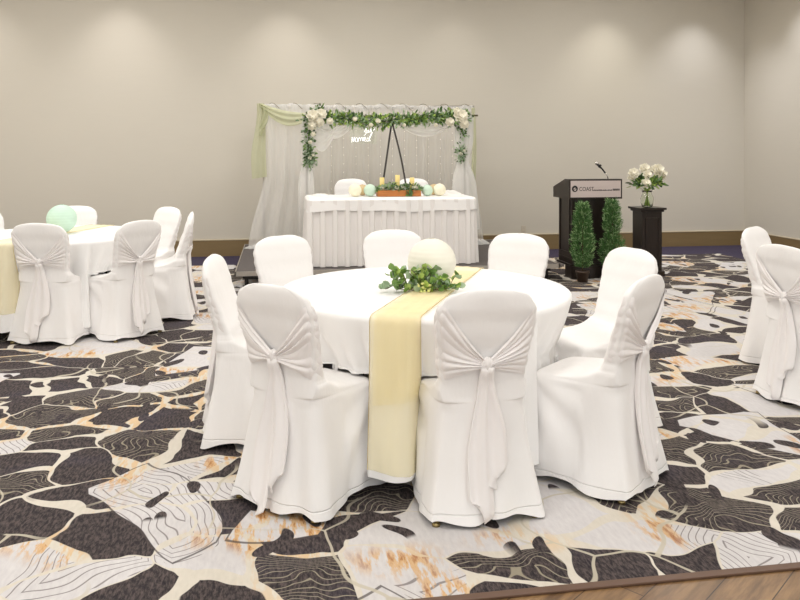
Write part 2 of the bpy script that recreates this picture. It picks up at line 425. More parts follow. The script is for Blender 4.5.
def ring_pts(yf, yr, hwf, hwr, p):
    out = []
    for i in range(NP):
        u, v = sq(i); k = (abs(u)**p + abs(v)**p)**(1/p); u, v = u/k, v/k
        hw = lerp(hwf, hwr, (v+1)/2)
        out.append(Vector((u*hw, lerp(yf, yr, (v+1)/2), 0)))
    return out
def cover_bm(seed):
    rr = random.Random(seed); ph = [rr.uniform(0, 6.28) for _ in range(8)]; off = Vector((seed*3.7, seed*1.3, 0))
    bm = bmesh.new(); rings = []
    def add(pts): rings.append([bm.verts.new(p) for p in pts])
    # skirt, hem upwards
    nz = 26
    for j in range(nz):
        t = j/(nz-1); z = lerp(.026, .435, t)
        fl = (1-t)**1.3
        fb = (1-t)**1.6; pts = ring_pts(lerp(-.232, -.276, fl), lerp(.206, .266, fb), lerp(.212, .242, fl), lerp(.187, .240, fb), lerp(5.5, 16, fl**.6))
        for i, p in enumerate(pts):
            u, v = sq(i); s = i/NP*8
            corner = min(abs(u), abs(v))
            nrm = Vector((u if abs(u) > .98 else 0, v if abs(v) > .98 else 0, 0)).normalized()
            amp = .019*fl + .003
            fold = math.sin(s*2.6*PI*.5 + ph[0])*.5 + math.sin(s*4.3*PI*.5 + ph[1])*.45 + math.sin(s*9*PI*.5+ph[2])*.15
            # creases radiating from the front seat corners
            dz = (.44-z); cx = abs(abs(u)*hwf_at(v) - .20) if v < -.98 else abs(p.y + .22)
            if v < .2:
                a = math.atan2(cx, dz+.02); fold += .8*math.sin(a*9+ph[3])*math.exp(-abs(dz-.16)*3)*(1+1.5*t)
            p += nrm*amp*fold*(1-corner**6*.5)
            p += nrm*.006*noise.noise((Vector((p.x, p.y, z))+off)*Vector((9, 9, 4)).length*.35)
            hem = .012*math.sin(s*1.5*PI+ph[4])*fl + (-.012*corner**4)*fl
            p.z = max(.008, z + hem)
        add(pts)
    # seat edge, rolling over to the top
    for z, ins, pw in [(.448, .002, 5.5), (.458, .010, 5.3), (.465, .024, 5.1)]:
        pts = ring_pts(-.232+ins, .206, .212-ins*.6, .187, pw)
        for p in pts: p.z = z + .002*noise.noise(p*12+off)
        add(pts)
    for k in range(1, 11):
        t = k/10
        pts = ring_pts(lerp(-.208, .078, t), .206, lerp(.198, .186, t), .187, 5)
        for i, p in enumerate(pts):
            u, v = sq(i); fr = (1-v)/2
            p.z = .467 + .010*math.sin(t*PI)*fr + .006*t*t + .05*t**4*smooth01((.95-v)/.35) + .002*noise.noise(p*11+off)
        add(pts)
    # backrest
    zs = [.48+.0155*i for i in range(20)] + [.790+.140*math.sin(k/15*PI/2) for k in range(0, 15)]
    for z in zs:
        yf, yr, hw, p_ = back_sec(z); pts = ring_pts(yf, yr, hw, hw, p_)
        for i, p in enumerate(pts):
            u, v = sq(i)
            if v > .9: p.y += .004*noise.noise(Vector((p.x*6, z*9, seed)))
            if v < -.9: p.y -= .005*noise.noise(Vector((p.x*7, z*7, seed+5)))*smooth01((.9-z)/.1)
            # side seam puckers
            if abs(u) > .9: p.x += math.copysign(.0025, u)*math.sin(z*110+ph[5])*smooth01((z-.48)/.05)
            p.z = z + .05*math.exp(-(z-.473)/.062)*smooth01((.95-v)/.35) + .004*noise.noise(Vector((p.x*8, seed, z*3)))*(z > .85)
        add(pts)
    top = Vector((0, (back_sec(.9)[0]+back_sec(.9)[1])/2+.004, ZT))
    add([rings[-1][i].co*.15 + top*.85 for i in range(NP)])
    for a, b in zip(rings, rings[1:]):
        for i in range(NP): bm.faces.new((a[i], a[(i+1) % NP], b[(i+1) % NP], b[i]))
    bm.faces.new(rings[-1]); return bm
def hwf_at(v): return .235
def sash_bm(seed, zk):
    rr = random.Random(seed*7+1); bm = bmesh.new()
    for s in (-1, 1):
        ph = rr.uniform(0, 6); npl = rr.choice((7, 8)); top = .862+rr.uniform(-.02, .01); bot = .565+rr.uniform(-.012, .012)
        def f(u, v, s=s, ph=ph, npl=npl, top=top, bot=bot):
            ze = lerp(top, bot, v); yf, yr, hw, p = back_sec(ze)
            edge = (1-u); pv = v + .05*math.sin(u*3+v*5+ph)
            pl = abs(math.sin(PI*npl*pv+ph*.2+.25*math.sin(v*17+ph)))**.8*(.65+.35*math.sin(v*9+ph*2))
            env = min(1, 8*v+.15, 8*(1-v)+.15)
            amp = lerp(.004, .027, min(1, u*1.8))*env
            if u < .16:
                t = u/.16; a = t*PI/2
                x = s*(hw*(1-.10*smooth01(t*1.0)) + .003 + amp*pl*math.cos(a)*.8)
                y = lerp(lerp(yf, yr, .35), rear_y(hw*.9, ze)+.004, t) + amp*pl*math.sin(a)*.8
                return Vector((x, y, ze))
            t = (u-.16)/.84
            zk_ = zk + (.5-v)*.040
            z = lerp(ze, zk_, t) - .012*math.sin(t*PI)*(1-v)
            x = lerp(hw*.9, .012, t)
            return Vector((s*x, rear_y(x, z)+.005+amp*pl*.8 + .012*t*t, z))
        grid(bm, f, 40, 80)
    return bm
def tail_bm(seed, zk, s, L, w1):
    rr = random.Random(seed*11+s); bm = bmesh.new(); ph = rr.uniform(0, 6); n_ = 28; dx = s*rr.uniform(.018, .032)
    def f(u, v):
        a = u*2*PI; wv = lerp(.020, w1, smooth01(v*1.4)) * (1 if v < .93 else math.sqrt(max(.02, 1-((v-.93)/.07)**2)))
        x = math.cos(a)*wv; z = zk - .01 - v*L + (.035*math.cos(a)*s if v > .5 else 0)*(v-.5)*2
        th = lerp(.016, .010, v) * (.1 if v in (0, 1) else 1)
        rip = .009*math.sin(x/wv*4.2+ph)*smooth01(v*3)
        cx = dx*smooth01(v*1.5) + s*.008
        yb = rear_y(0, max(z, .03)) if z > .46 else rear_y(0, max(z, 0))+.012*(1-z/.46)
        return Vector((cx+x, yb + .012 + .016*v + math.sin(a)*th + rip + .020*math.exp(-v*8), z))
    vs = grid(bm, f, n_, 30, True); bm.faces.new(vs[0]); bm.faces.new(vs[-1]); return bm
def knot_bm(seed, zk):
    bm = bmesh.new(); y = rear_y(0, zk)+.024
    sph(bm, (0, y-.002, zk), 1, 24, 16, (.021, .016, .028))
    for v in bm.verts:
        a = math.atan2(v.co.z-zk, v.co.x); v.co.y += .0035*math.sin(v.co.x*330+seed+v.co.z*60); v.co.x *= 1+.18*math.sin(a*3+seed)
    return bm
chair_kinds = []
HS = [(1, .630, .44, .050, .565, .052), (2, .635, .50, .046, .59, .056), (3, .620, .47, .050, .55, .046)]
CG = 'white covered banquet chairs'
def make_chair(k, name='banquet_chair'):
    seed, zk, L1, w1, L2, w2 = HS[k]
    t = thing(name, (0, 0, 0), 0, 'x', 'chair')
    link_mesh('chair_cover', cover_bm(seed), M['cover'], t)
    for x, y in ((-.19, -.20), (.19, -.20), (-.205, .222), (.205, .222)):
        bm = bmesh.new(); tube(bm, [(x, y, .0), (x*.88, y*.84, .14), (x*.72, y*.66, .44)], .011, 10); cyl(bm, (x, y), .017, .014, 0, .014, 14)
        link_mesh('leg', bm, M['brass'], t)
    sa = link_mesh('sash', sash_bm(seed, zk), M['sash'], t)
    link_mesh('knot', knot_bm(seed, zk), M['sash'], sa)
    link_mesh('sash_tail', tail_bm(seed, zk, -1, L1, w1), M['sash'], sa)
    link_mesh('sash_tail', tail_bm(seed, zk, 1, L2, w2), M['sash'], sa)
    return t
protos = [make_chair(0), make_chair(1), make_chair(2)]; used = [False]*3
CHAIRS = []
def chair(X, Y, phi, k, label, z=0.0, group=None):
    """X,Y: middle of the rear hem; phi: direction the back faces, 0 = to the camera, + = right"""
    ph = math.radians(phi); out = Vector((math.sin(ph), -math.cos(ph)))
    c = Vector((X, Y)) - out*.268
    rz = ph + PI - YAW; loc = P(c.x, c.y, z)
    if not used[k]:
        used[k] = True; o = protos[k]; o.location = loc; o.rotation_euler = (0, 0, rz); o['label'] = label
    else: o = dup(protos[k], loc, rz, label)
    if group: o['group'] = group
    CHAIRS.append((loc.copy(), rz)); return o
G1 = 'covered chairs around the middle table'; G2 = 'covered chairs around the left table'
G3 = 'covered chairs at the right edge'; G4 = 'covered chairs behind the head table'
chair(-.535, 3.09, -33, 1, 'white covered chair front left of the middle table, long sash tail near the floor', group=G1)
chair(.352, 2.985, 11, 0, 'white covered chair back nearest the camera, right of the gold runner', group=G1)
chair(1.095, 3.31, 50, 2, 'white covered chair at the right front of the middle table, seen side on with sash', group=G1)
chair(1.325, 4.28, 114, 1, 'white covered chair at the right side of the middle table, its inner backrest showing', group=G1)
chair(-1.0, 3.98, -90, 0, 'white covered chair at the left side of the middle table, seen edge on', group=G1)
chair(-.78, 4.93, -141, 1, 'white covered chair at the back left of the middle table, beside the stage corner', group=G1)
chair(-.055, 5.30, -172, 2, 'white covered chair at the back of the middle table, just behind the ivory lantern', group=G1)
chair(.805, 5.06, 149, 0, 'white covered chair at the back right of the middle table, below the wall outlet', group=G1)
chair(-2.76, 5.77, -6, 0, 'white covered chair seen from behind at the front of the left table', group=G2).scale.x = 1.09
chair(-2.04, 6.01, 55, 2, 'white covered chair at the front right of the left table, sash falling down its back', group=G2)
chair(-1.86, 6.86, 106, 1, 'white covered chair at the right end of the left table, narrow side view', group=G2)
chair(-2.27, 7.52, 142, 0, 'white covered chair at the back right of the left table, facing the camera', group=G2)
chair(-3.27, 7.66, -163, 2, 'white covered chair behind the mint lantern on the left table', group=G2)
chair(-4.00, 7.22, -122, 1, 'white covered chair cut off by the left edge of the photo', group=G2)
chair(2.21, 4.42, -70, 0, 'white covered chair nearest the right edge, knotted sash on its back', group=G3)
chair(2.54, 5.50, -138, 1, 'white covered chair farther back at the right edge, partly hidden by another chair', group=G3)
chair(-.62, 9.72, 171, 0, 'white covered chair behind the head table on the left, beside the neon sign', .2, G4)
chair(.17, 9.86, 171, 2, 'white covered chair behind the head table on the right, behind the pillar candles', .2, G4)

# ------------------------------------------------------------------ round tables, linen, runners
TR = .742
def chair_local(pt, ch):
    d = Vector((pt.x-ch[0].x, pt.y-ch[0].y)); c, s = math.cos(-ch[1]), math.sin(-ch[1])
    return d.x*c - d.y*s, d.x*s + d.y*c
def drape(center, R, phi, seed, off=0.0):
    """point of the hanging linen; R runs along the cloth from the centre, phi in the room frame"""
    if R <= TR-.01: return Vector((center.x + R*math.cos(phi), center.y + R*math.sin(phi), .765+off))
    s = (R - (TR-.01)); q = .03*PI/2
    if s < q:
        a = s/q*PI/2; r = TR-.01 + .022*math.sin(a); z = .765 - .022*(1-math.cos(a))
        return Vector((center.x + (r+off*math.sin(a))*math.cos(phi), center.y + (r+off*math.sin(a))*math.sin(phi), z+off*math.cos(a)))
    h = s - q; t = h/.72
    fold = math.sin(9*phi+seed)*.5 + math.sin(14*phi+seed*2.1)*.35 + math.sin(23*phi+seed)*.2
    r = TR + .012 + off + .03*t + .055*t**.8*fold
    z = .743 - h
    p = Vector((center.x + r*math.cos(phi), center.y + r*math.sin(phi), z))
    wgt = 0.0
    for ch in CHAIRS:                      # the linen is tucked in over the seats
        x, y = chair_local(p, ch)
        if -.75 < y < .3: wgt = max(wgt, smooth01((.27-abs(x))/.07))
    if wgt > 0:
        r -= wgt*(.14*min(1, h/.25)**1.2 - .012*math.sin(phi*19+seed)*min(1, h/.2) + .012*math.sin(phi*37)*min(1, h/.2))
        p = Vector((center.x + r*math.cos(phi), center.y + r*math.sin(phi), z))
    zmin = .018
    for ch in CHAIRS:
        x, y = chair_local(p, ch)
        if abs(x) < .196 and -.24 < y < .25 and p.z < .484: zmin = max(zmin, .484)
    if p.z < zmin+off:
        ex = zmin - p.z; p.z = zmin + off*.5 + .001*math.sin(phi*31)
        if zmin > .1:
            k = min(ex, .06); p.x += .12*k*math.cos(phi); p.y += .12*k*math.sin(phi)
    return p
def round_table(center, seed, tlabel, clabel):
    t = thing('round_table', (center.x, center.y, 0), 0, tlabel, 'table', 'round banquet tables')
    bm = bmesh.new(); cyl(bm, (0, 0), TR-.02, TR-.02, .735, .757, 64); link_mesh('tabletop', bm, M['box_wood'], t, False)
    for s in (-1, 1):
        for q in (-1, 1):
            bm = bmesh.new(); tube(bm, [(s*.34, q*.18, .735), (s*.36, q*.22, 0)], .014, 8); link_mesh('leg', bm, M['black_metal'], t)
    bm = bmesh.new(); NU = 480
    Rs = [.02, .2, .4, .6, .7, .745, .755, .762, .77, .778, .786, .795, .803] + [.81+.02*i for i in range(32)]
    rings = [[bm.verts.new(drape(center, R, 2*PI*i/NU, seed)) for i in range(NU)] for R in Rs]
    for a, b in zip(rings, rings[1:]):
        for i in range(NU): bm.faces.new((a[i], a[(i+1) % NU], b[(i+1) % NU], b[i]))
    bm.faces.new(rings[0])
    o = link_mesh('tablecloth', bm, M['cloth']); tag(o, clabel, 'tablecloth', 'white round tablecloths')
def runner(center, ang, seed, width, label, fl, bl, lay2=None, wo=0.0):
    """ang: direction of the strip in the room frame"""
    root = None
    def strip(name, par, w0, w1, lf, lb, off, mat, skew=0.0):
        bm = bmesh.new(); nl = 120
        L0, L1 = -(TR+lf), (TR+lb)
        def f(u, v):
            wv = lerp(w0, w1, u); l = lerp(L0, L1, v)
            if v < .001 or l < -(TR+lf*.8): l += skew*(u-.5)*smooth01((-(TR+lf*.75)-l)/(lf*.25))
            lim = math.sqrt(TR*TR-wv*wv)
            if abs(l) <= lim:
                R = math.hypot(wv, l); phi = math.atan2(l, wv)
            else:
                phi = math.atan2(math.copysign(lim, l), wv); R = TR + abs(l) - lim
            return drape(center, R, phi + ang - PI/2, seed, off + .0015*math.sin(u*22+l*3))
        grid(bm, f, 22, nl); return link_mesh(name, bm, mat, par)
    a = strip('table_runner', None, wo-width/2, wo+width/2, fl, bl, .006, M['runner']); tag(a, label, 'table runner', 'gold organza runners')
    strip('hem', a, wo-width/2-.001, wo-width/2+.0015, fl, bl, .008, M['hem_gold']); strip('hem', a, wo+width/2-.0015, wo+width/2+.001, fl, bl, .008, M['hem_gold'])
    if lay2: strip('folded_layer', a, lay2[0], lay2[1], lay2[2], -.2, .013, M['runner'], lay2[3])
C1 = P(.125, 3.96); C2 = P(-2.96, 6.58); C3 = P(3.30, 4.78)
round_table(C1, 1.3, 'round folding table under the white cloth, middle of the carpet', 'white tablecloth on the nearest round table with eucalyptus and ivory lantern')
round_table(C2, 4.1, 'round folding table under the white cloth with the mint lantern', 'white tablecloth on the left round table, rumpled over the chair seats')
round_table(C3, 2.2, 'round folding table under the white cloth by the right wall', 'white tablecloth on the round table by the right wall')
def room_ang(dx, dy): v = P(dx, dy); return math.atan2(v.y, v.x)
runner(C1, room_ang(.45, 1.5), 1.3, .215, 'sheer gold runner hanging down between two chairs of the middle table', .655, .5, (-.085+.07, .107+.07, .36, .05), .07)
runner(C2, room_ang(.22, 1.5), 4.1, .215, 'sheer gold runner on the left table at the left edge of the photo', .55, .4)

# ------------------------------------------------------------------ paper lanterns
def lantern(loc, r, mat, label, group, name='paper_lantern', ribs=14):
    t = thing(name, (loc[0], loc[1], loc[2]), 0, label, 'lantern', group)
    bm = bmesh.new(); prof = []
    n_ = ribs*4
    for i in range(n_+1):
        th = lerp(.13, PI-.13, i/n_); rr = r*(1-.012*abs(math.cos(i/4*PI)))
        prof.append((rr*math.sin(th), r*.975*math.cos(PI-th)))
    z0 = -prof[0][1]
    lathe(bm, [(a, b+z0) for a, b in prof], 48); link_mesh('paper_shade', bm, mat, t)
    bm = bmesh.new(); a, b = prof[-1]
    lathe(bm, [(a-.001, b+z0+.002), (a+.002, b+z0+.002), (a+.002, b+z0-.001), (a-.001, b+z0-.001), (a-.001, b+z0+.002)], 32); link_mesh('opening_ring', bm, mat, t)
    return t
lantern(P(.165, 3.95, .774), .127, M['paper_white'], 'large ivory paper lantern in the middle of the nearest round table', 'table lanterns')
lantern(P(-2.92, 6.56, .774), .124, M['paper_mint'], 'mint green paper lantern on the left round table', 'table lanterns')

# ------------------------------------------------------------------ eucalyptus on the middle table
def euca():
    c = P(.11, 3.84, .772)
    t = thing('eucalyptus_garland', c, -YAW, 'green eucalyptus garland with pale buds at the foot of the ivory lantern', 'garland'); t.scale = (.9, .9, .95)
    stems = bmesh.new(); lv = bmesh.new(); buds = bmesh.new()
    rr = random.Random(5); random.seed(5)
    paths = []
    for k in range(11):
        x0 = rr.uniform(-.12, .10); x1 = x0 + rr.uniform(-.1, .1); y0 = rr.uniform(-.06, .0)
        hz = rr.uniform(.05, .13)
        paths.append([(x0, y0, .01), ((x0+x1)/2, y0-.01, hz*.7), (x1, y0-.02, hz)])
    paths.append([(-.09, .0, .012), (-.15, -.01, .03), (-.20, -.03, .012), (-.235, -.035, .014)])
    paths.append([(-.10, .0, .02), (-.155, .0, .06), (-.175, -.01, .085)])
    paths.append([(.10, -.02, .012), (.16, -.03, .04), (.19, -.02, .085)])
    paths.append([(.10, -.03, .012), (.17, -.05, .018), (.215, -.03, .03)])
    paths.append([(-.14, -.03, .012), (-.02, -.08, .012), (.10, -.06, .012)])
    for p in paths:
        tube(stems, p, .0022, 6)
        m_ = rr.choice((0, 0, 1, 2))
        for a, b in zip(p, p[1:]):
            a, b = Vector(a), Vector(b)
            for q in range(7):
                pt = a.lerp(b, q/7); d = rdir(); d.z = abs(d.z)*.7; d.y -= .3
                W = rr.uniform(.026, .044); pt2 = pt + d*.006
                if pt2.z < .01: pt2.z = .01
                leaf(lv, pt2, d, rdir(), W*1.12, W, rr.choice((m_, m_, 0, 1, 2)), .1, .52)
    for k in range(34):
        b0 = Vector((rr.uniform(-.035, .06), rr.uniform(-.10, -.04), rr.uniform(.008, .05)))
        sph(buds, b0, rr.uniform(.005, .009), 8, 6)
    for v in lv.verts: v.co.z = max(v.co.z, .003)
    link_mesh('stems', stems, M['twig'], t); link_mesh('leaves', lv, [M['leaf'], M['leaf_grey'], M['leaf_fresh']], t); link_mesh('buds', buds, M['bud'], t)
euca()

# ------------------------------------------------------------------ stage riser
SX0, SX1, SY0, SY1, SZ = -.44, 3.16, 8.20, 10.66, .20
t = thing('stage_riser', ((SX0+SX1)/2, (SY0+SY1)/2, 0), 0, 'low grey carpeted stage platform under the head table', 'stage')
ox, oy = t.location.x, t.location.y
bm = bmesh.new(); bx(bm, SX0-ox+.012, SX1-ox-.012, SY0-oy+.012, SY1-oy-.012, SZ-.03, SZ); link_mesh('deck', bm, M['deck'], t, False)
bm = bmesh.new()
for a in ((SX0-ox, SX1-ox, SY0-oy, SY0-oy+.012), (SX0-ox, SX1-ox, SY1-oy-.012, SY1-oy), (SX0-ox, SX0-ox+.012, SY0-oy, SY1-oy), (SX1-ox-.012, SX1-ox, SY0-oy, SY1-oy)):
    bx(bm, *a, SZ-.045, SZ+.003)
link_mesh('edge_trim', bm, M['alu'], t, False)
bm = bmesh.new()
for y in (SY0+.10, (SY0+SY1)/2, SY1-.10):
    bx(bm, SX0-ox+.08, SX1-ox-.08, y-oy-.02, y-oy+.02, SZ-.085, SZ-.04)
    bx(bm, SX0-ox+.08, SX1-ox-.08, y-oy-.015, y-oy+.015, .02, .04)
link_mesh('frame', bm, M['black_metal'], t, False)
for x in (SX0+.12, SX0+1.2, SX0+1.28, SX0+2.36, SX0+2.44, SX1-.12):
    for y in (SY0+.10, SY1-.10):
        bm = bmesh.new(); tube(bm, [(x-ox, y-oy, 0), (x-ox, y-oy, .16)], .02, 8); link_mesh('leg', bm, M['black_metal'], t)

# ------------------------------------------------------------------ head table
HX0, HX1, HY0, HY1 = .35, 2.22, 8.41, 9.12
HZ = SZ+.755
t = thing('head_table', ((HX0+HX1)/2, (HY0+HY1)/2, SZ), 0, 'long folding table on the stage under white pleated linen', 'table')
bm = bmesh.new(); bx(bm, -.90, .90, -.33, .33, .725, .745, .004); link_mesh('tabletop', bm, M['box_wood'], t, False)
for s in (-1, 1):
    for q in (-1, 1):
        bm = bmesh.new(); tube(bm, [(s*.78, q*.25, .725), (s*.78, q*.28, 0)], .014, 8); link_mesh('leg', bm, M['black_metal'], t)
# pleated skirt
bm = bmesh.new()
def perim(s, inset=0.0):
    """walk: back left -> front left -> front right -> back right"""
    W, D = (HX1-HX0), (HY1-HY0)
    if s < D: return Vector((HX0, HY1-s)), Vector((-1, 0))
    if s < D+W: return Vector((HX0+s-D, HY0)), Vector((0, -1))
    return Vector((HX1, HY0+s-D-W)), Vector((1, 0))
TOT = (HX1-HX0) + 2*(HY1-HY0)
def skirt_f(u, v):
    s = min(u*TOT, TOT-1e-4); p, nr = perim(s)
    ph = (s/.137) % 1.0
    # box pleat: a raised flat face with a sharp tuck either side
    prof = smooth01(ph/.10) - smooth01((ph-.40)/.10)
    z = lerp(HZ-.02, SZ+.008, v)
    d = .004 + .046*prof*(.5+.5*v) + .012*v + .008*v*math.sin(s*7.3)
    q = p + nr*d
    return Vector((q.x, q.y, z))
grid(bm, skirt_f, 900, 12); o = link_mesh('table_skirt', bm, M['skirt']); tag(o, 'white box pleated skirt hanging around the head table to the stage', 'table skirt')
# topper cloth with a plain band
bm = bmesh.new()
def top_f(u, v):
    s = min(u*TOT, TOT-1e-4); p, nr = perim(s)
    hang = .145 + .008*math.sin(s*4.1) + .006*math.sin(s*11)
    q = p + nr*(.022*smooth01(v*6) + .012*v + .006*v*math.sin(s*9))
    return Vector((q.x, q.y, HZ+.0035 - hang*v))
grid(bm, top_f, 400, 24)
bx(bm, HX0, HX1, HY0, HY1, HZ-.004, HZ+.0035)
o = link_mesh('table_topper', bm, M['topper'])
for pl in o.data.polygons:
    if abs(pl.normal.z) > .98 or len(o.data.polygons)-pl.index <= 6: pl.use_smooth = False; tag(o, 'white top cloth of the head table with a short plain band', 'tablecloth')

# ------------------------------------------------------------------ backdrop on pipes
BX0, BX1, BY, BZ = -.19, 2.70, 10.25, 2.08
t = thing('drape_backdrop', ((BX0+BX1)/2, BY, SZ), 0, 'tall white sheer curtain backdrop on a pipe frame at the back of the stage', 'backdrop')
cx = (BX0+BX1)/2
for x in (BX0-cx+.02, BX1-cx-.02):
    bm = bmesh.new(); tube(bm, [(x, 0, .01), (x, 0, BZ-SZ)], .016, 10); up = link_mesh('upright_pole', bm, M['alu'], t)
    bm = bmesh.new(); bx(bm, x-.15, x+.15, -.15, .15, 0, .008); link_mesh('base_plate', bm, M['black_metal'], up, False)
bm = bmesh.new(); tube(bm, [(BX0-cx, 0, BZ-SZ), (0, 0, BZ-SZ-.004), (BX1-cx, 0, BZ-SZ+.02)], .016, 10); link_mesh('crossbar', bm, M['alu'], t)
def curtain(x0, x1, y, folds, seed, flareL=0.0, flareR=0.0, zt=BZ-SZ, nu=420, name='curtain_panel', mat=None, amp=.035, z0=.012):
    bm = bmesh.new()
    def f(u, v):
        z = lerp(zt+.02, z0, v); sp = smooth01((v-.45)/.55)
        x = lerp(x0-flareL*sp, x1+flareR*sp, u)
        a = amp*(.5+.7*v)
        wv = math.sin(u*folds*2*PI+seed+.6*math.sin(u*9+seed)) + .4*math.sin(u*folds*3.7*PI+seed*2+v*1.2)
        yy = y - .03 + a*wv*.7 - .04*sp
        if v > .97: z = z0 + .012*abs(math.sin(u*50))
        return Vector((x + .01*math.sin(v*3+u*20), yy, z))
    grid(bm, f, nu, 30); return link_mesh(name, bm, mat or M['sheer'], t)
curtain(BX0-cx+.02, BX0-cx+.66, -.02, 4, 1, .20, .0, mat=M['sheer2'])
curtain(BX0-cx+.60, -.10, -.015, 4, 2)
curtain(-.12, .72, -.01, 3.4, 3)
curtain(.70, BX1-cx-.02, -.02, 4.3, 4, 0, .14)
# puddle of net at the feet
for x0, x1 in ((BX0-cx-.22, BX0-cx+.30), (BX1-cx-.10, BX1-cx+.20)):
    bm = bmesh.new()
    def pud(u, v, x0=x0, x1=x1):
        a = u*2*PI; cxx = (x0+x1)/2; rx = (x1-x0)/2*(1-v); ry = .09*(1-v)
        return Vector((cxx+rx*math.cos(a)*(1+.12*math.sin(5*a)), -.10+ry*math.sin(a)*(1+.15*math.sin(7*a)), .006+.05*math.sin(v*PI*.6)*(1+.4*math.sin(9*a+v*6))))
    vs = grid(bm, pud, 60, 9, True); link_mesh('net_puddle', bm, M['sheer2'], t)
# gathered white band wound along the crossbar, with dark twiggy lights
bm = bmesh.new()
def band(u, v):
    a = v*2*PI; x = lerp(BX0-cx+.02, BX1-cx-.02, u); r = .034 + .008*math.sin(u*60) + .005*math.sin(u*151+a)
    return Vector((x, -.005+r*math.cos(a), BZ-SZ-.012+.01*u+r*math.sin(a)+.008*math.sin(u*13)))
grid(bm, band, 260, 13); link_mesh('wound_cloth', bm, M['sheer2'], t)
bm = bmesh.new(); rr = random.Random(3)
pts = []
for i in range(200):
    u = i/199; a = u*60
    pts.append((lerp(BX0-cx+.05, BX1-cx-.05, u), -.005+.046*math.cos(a), BZ-SZ-.005+.01*u+.046*math.sin(a)))
tube(bm, pts, .003, 5); link_mesh('light_wire', bm, M['twig'], t)

# sage cloth: hanging tail and swag
def swag_bm(p0, p1, sag, w0, w1, folds, seed, droop=1.0, ysag=0.0, n_=70):
    bm = bmesh.new(); p0, p1 = Vector(p0), Vector(p1)
    def f(u, v):
        p = p0.lerp(p1, u); env = math.sin(u*PI)
        wd = lerp(w0, w1, env)
        z = p.z - sag*env*lerp(.35, 1.0, v)*droop - wd*v
        y = p.y - ysag*env - .02 + .012*math.sin(v*folds*2*PI+seed+u*2) - .015*math.sin(v*PI)
        return Vector((p.x, y, z))
    grid(bm, f, n_, 26); return bm
sg = thing('sage_drape', (BX0, BY, BZ), 0, 'pale sage green cloth draped over the top left corner of the backdrop', 'drape')
bm = bmesh.new()
def tailf(u, v):
    z = -v*.98 + .03; wd = lerp(.075, .155, smooth01(v*1.3))
    return Vector((-.02 + (u-.55)*wd*1.25 - .015*v + .01*math.sin(v*7), -.07 + .016*math.sin(u*9+v*2.5) - .01*v, z + .03*(u-.5)*v))
grid(bm, tailf, 24, 40); link_mesh('hanging_tail', bm, M['sage'], sg)
bm = swag_bm((-.04, -.05, .04), (.66, -.12, -.10), .10, .05, .13, 2.5, 1.0); link_mesh('swag', bm, M['sage'], sg)
bm = bmesh.new()
def ruf(u, v):
    z = -v*.38-.02; wd = .03+.05*math.sin(v*PI)
    return Vector((.01+(u-.5)*wd+.03*math.sin(v*5), -.10+.02*math.sin(u*7+v*9), z))
grid(bm, ruf, 16, 24); link_mesh('ruffle', bm, M['sage'], sg)
sg2 = thing('sage_ribbon_drape', (BX1-.03, BY-.08, BZ), 0, 'narrow pale green cloth hanging down the right end of the backdrop', 'drape')
bm = bmesh.new()
grid(bm, lambda u, v: Vector(((u-.5)*lerp(.05, .09, v)+.015*math.sin(v*6), .012*math.sin(u*8+v*3), -v*1.72)), 14, 40); link_mesh('hanging_cloth', bm, M['sage'], sg2)

# ------------------------------------------------------------------ floral arch in front
AX0, AX1, AY, AZ = .36, 2.33, 9.30, 1.93
arch = thing('wedding_arch', ((AX0+AX1)/2, AY, SZ), 0, 'slim wooden arch frame behind the head table, draped in white chiffon', 'arch')
acx = (AX0+AX1)/2
for x in (AX0-acx, AX1-acx):
    bm = bmesh.new(); tube(bm, [(x, 0, 0), (x, 0, AZ-SZ+.03)], .012, 8); pp = link_mesh('post', bm, M['twig'], arch)
    bm = bmesh.new(); bx(bm, x-.13, x+.13, -.13, .13, 0, .01); link_mesh('base_plate', bm, M['black_metal'], pp, False)
bm = bmesh.new(); tube(bm, [(AX0-acx-.05, 0, AZ-SZ-.03), (AX1-acx+.17, 0, AZ-SZ)], .011, 8); link_mesh('top_rod', bm, M['twig'], arch)
def column(x, seed, y=-.03, w0=.07, w1=.10, mid=1.0):
    bm = bmesh.new()
    def f(u, v):
        a = u*2*PI; z = lerp(AZ-SZ, .30, v)
        wd = lerp(w0, w1, v)*(1-.45*math.exp(-((v-.40)/.10)**2)) * (1+.15*math.sin(a*5+seed))
        return Vector((x + wd*math.cos(a) + .015*math.sin(v*6+seed), y + wd*.6*math.sin(a), z))
    grid(bm, f, 50, 40, True); return link_mesh('column_drape', bm, M['sheer2'], arch)
column(AX0-acx, 1); column(AX1-acx-.02, 2.4, w0=.10, w1=.17)
# swagged chiffon along the rod
for a, b, sg_, w_ in ((.02, .62, .16, .10), (.60, 1.06, .05, .06), (1.06, 1.86, .14, .09)):
    bm = swag_bm((AX0-acx+a, 0, AZ-SZ-.04), (AX0-acx+b, 0, AZ-SZ-.04), sg_, .04, w_, 2.5, a*5); link_mesh('chiffon_swag', bm, M['sheer2'], arch)
bm = swag_bm((AX0-acx-.02, -.02, AZ-SZ-.05), (AX0-acx+.36, 0, AZ-SZ-.10), .22, .10, .16, 3, 4); link_mesh('chiffon_swag', bm, M['sheer2'], arch)
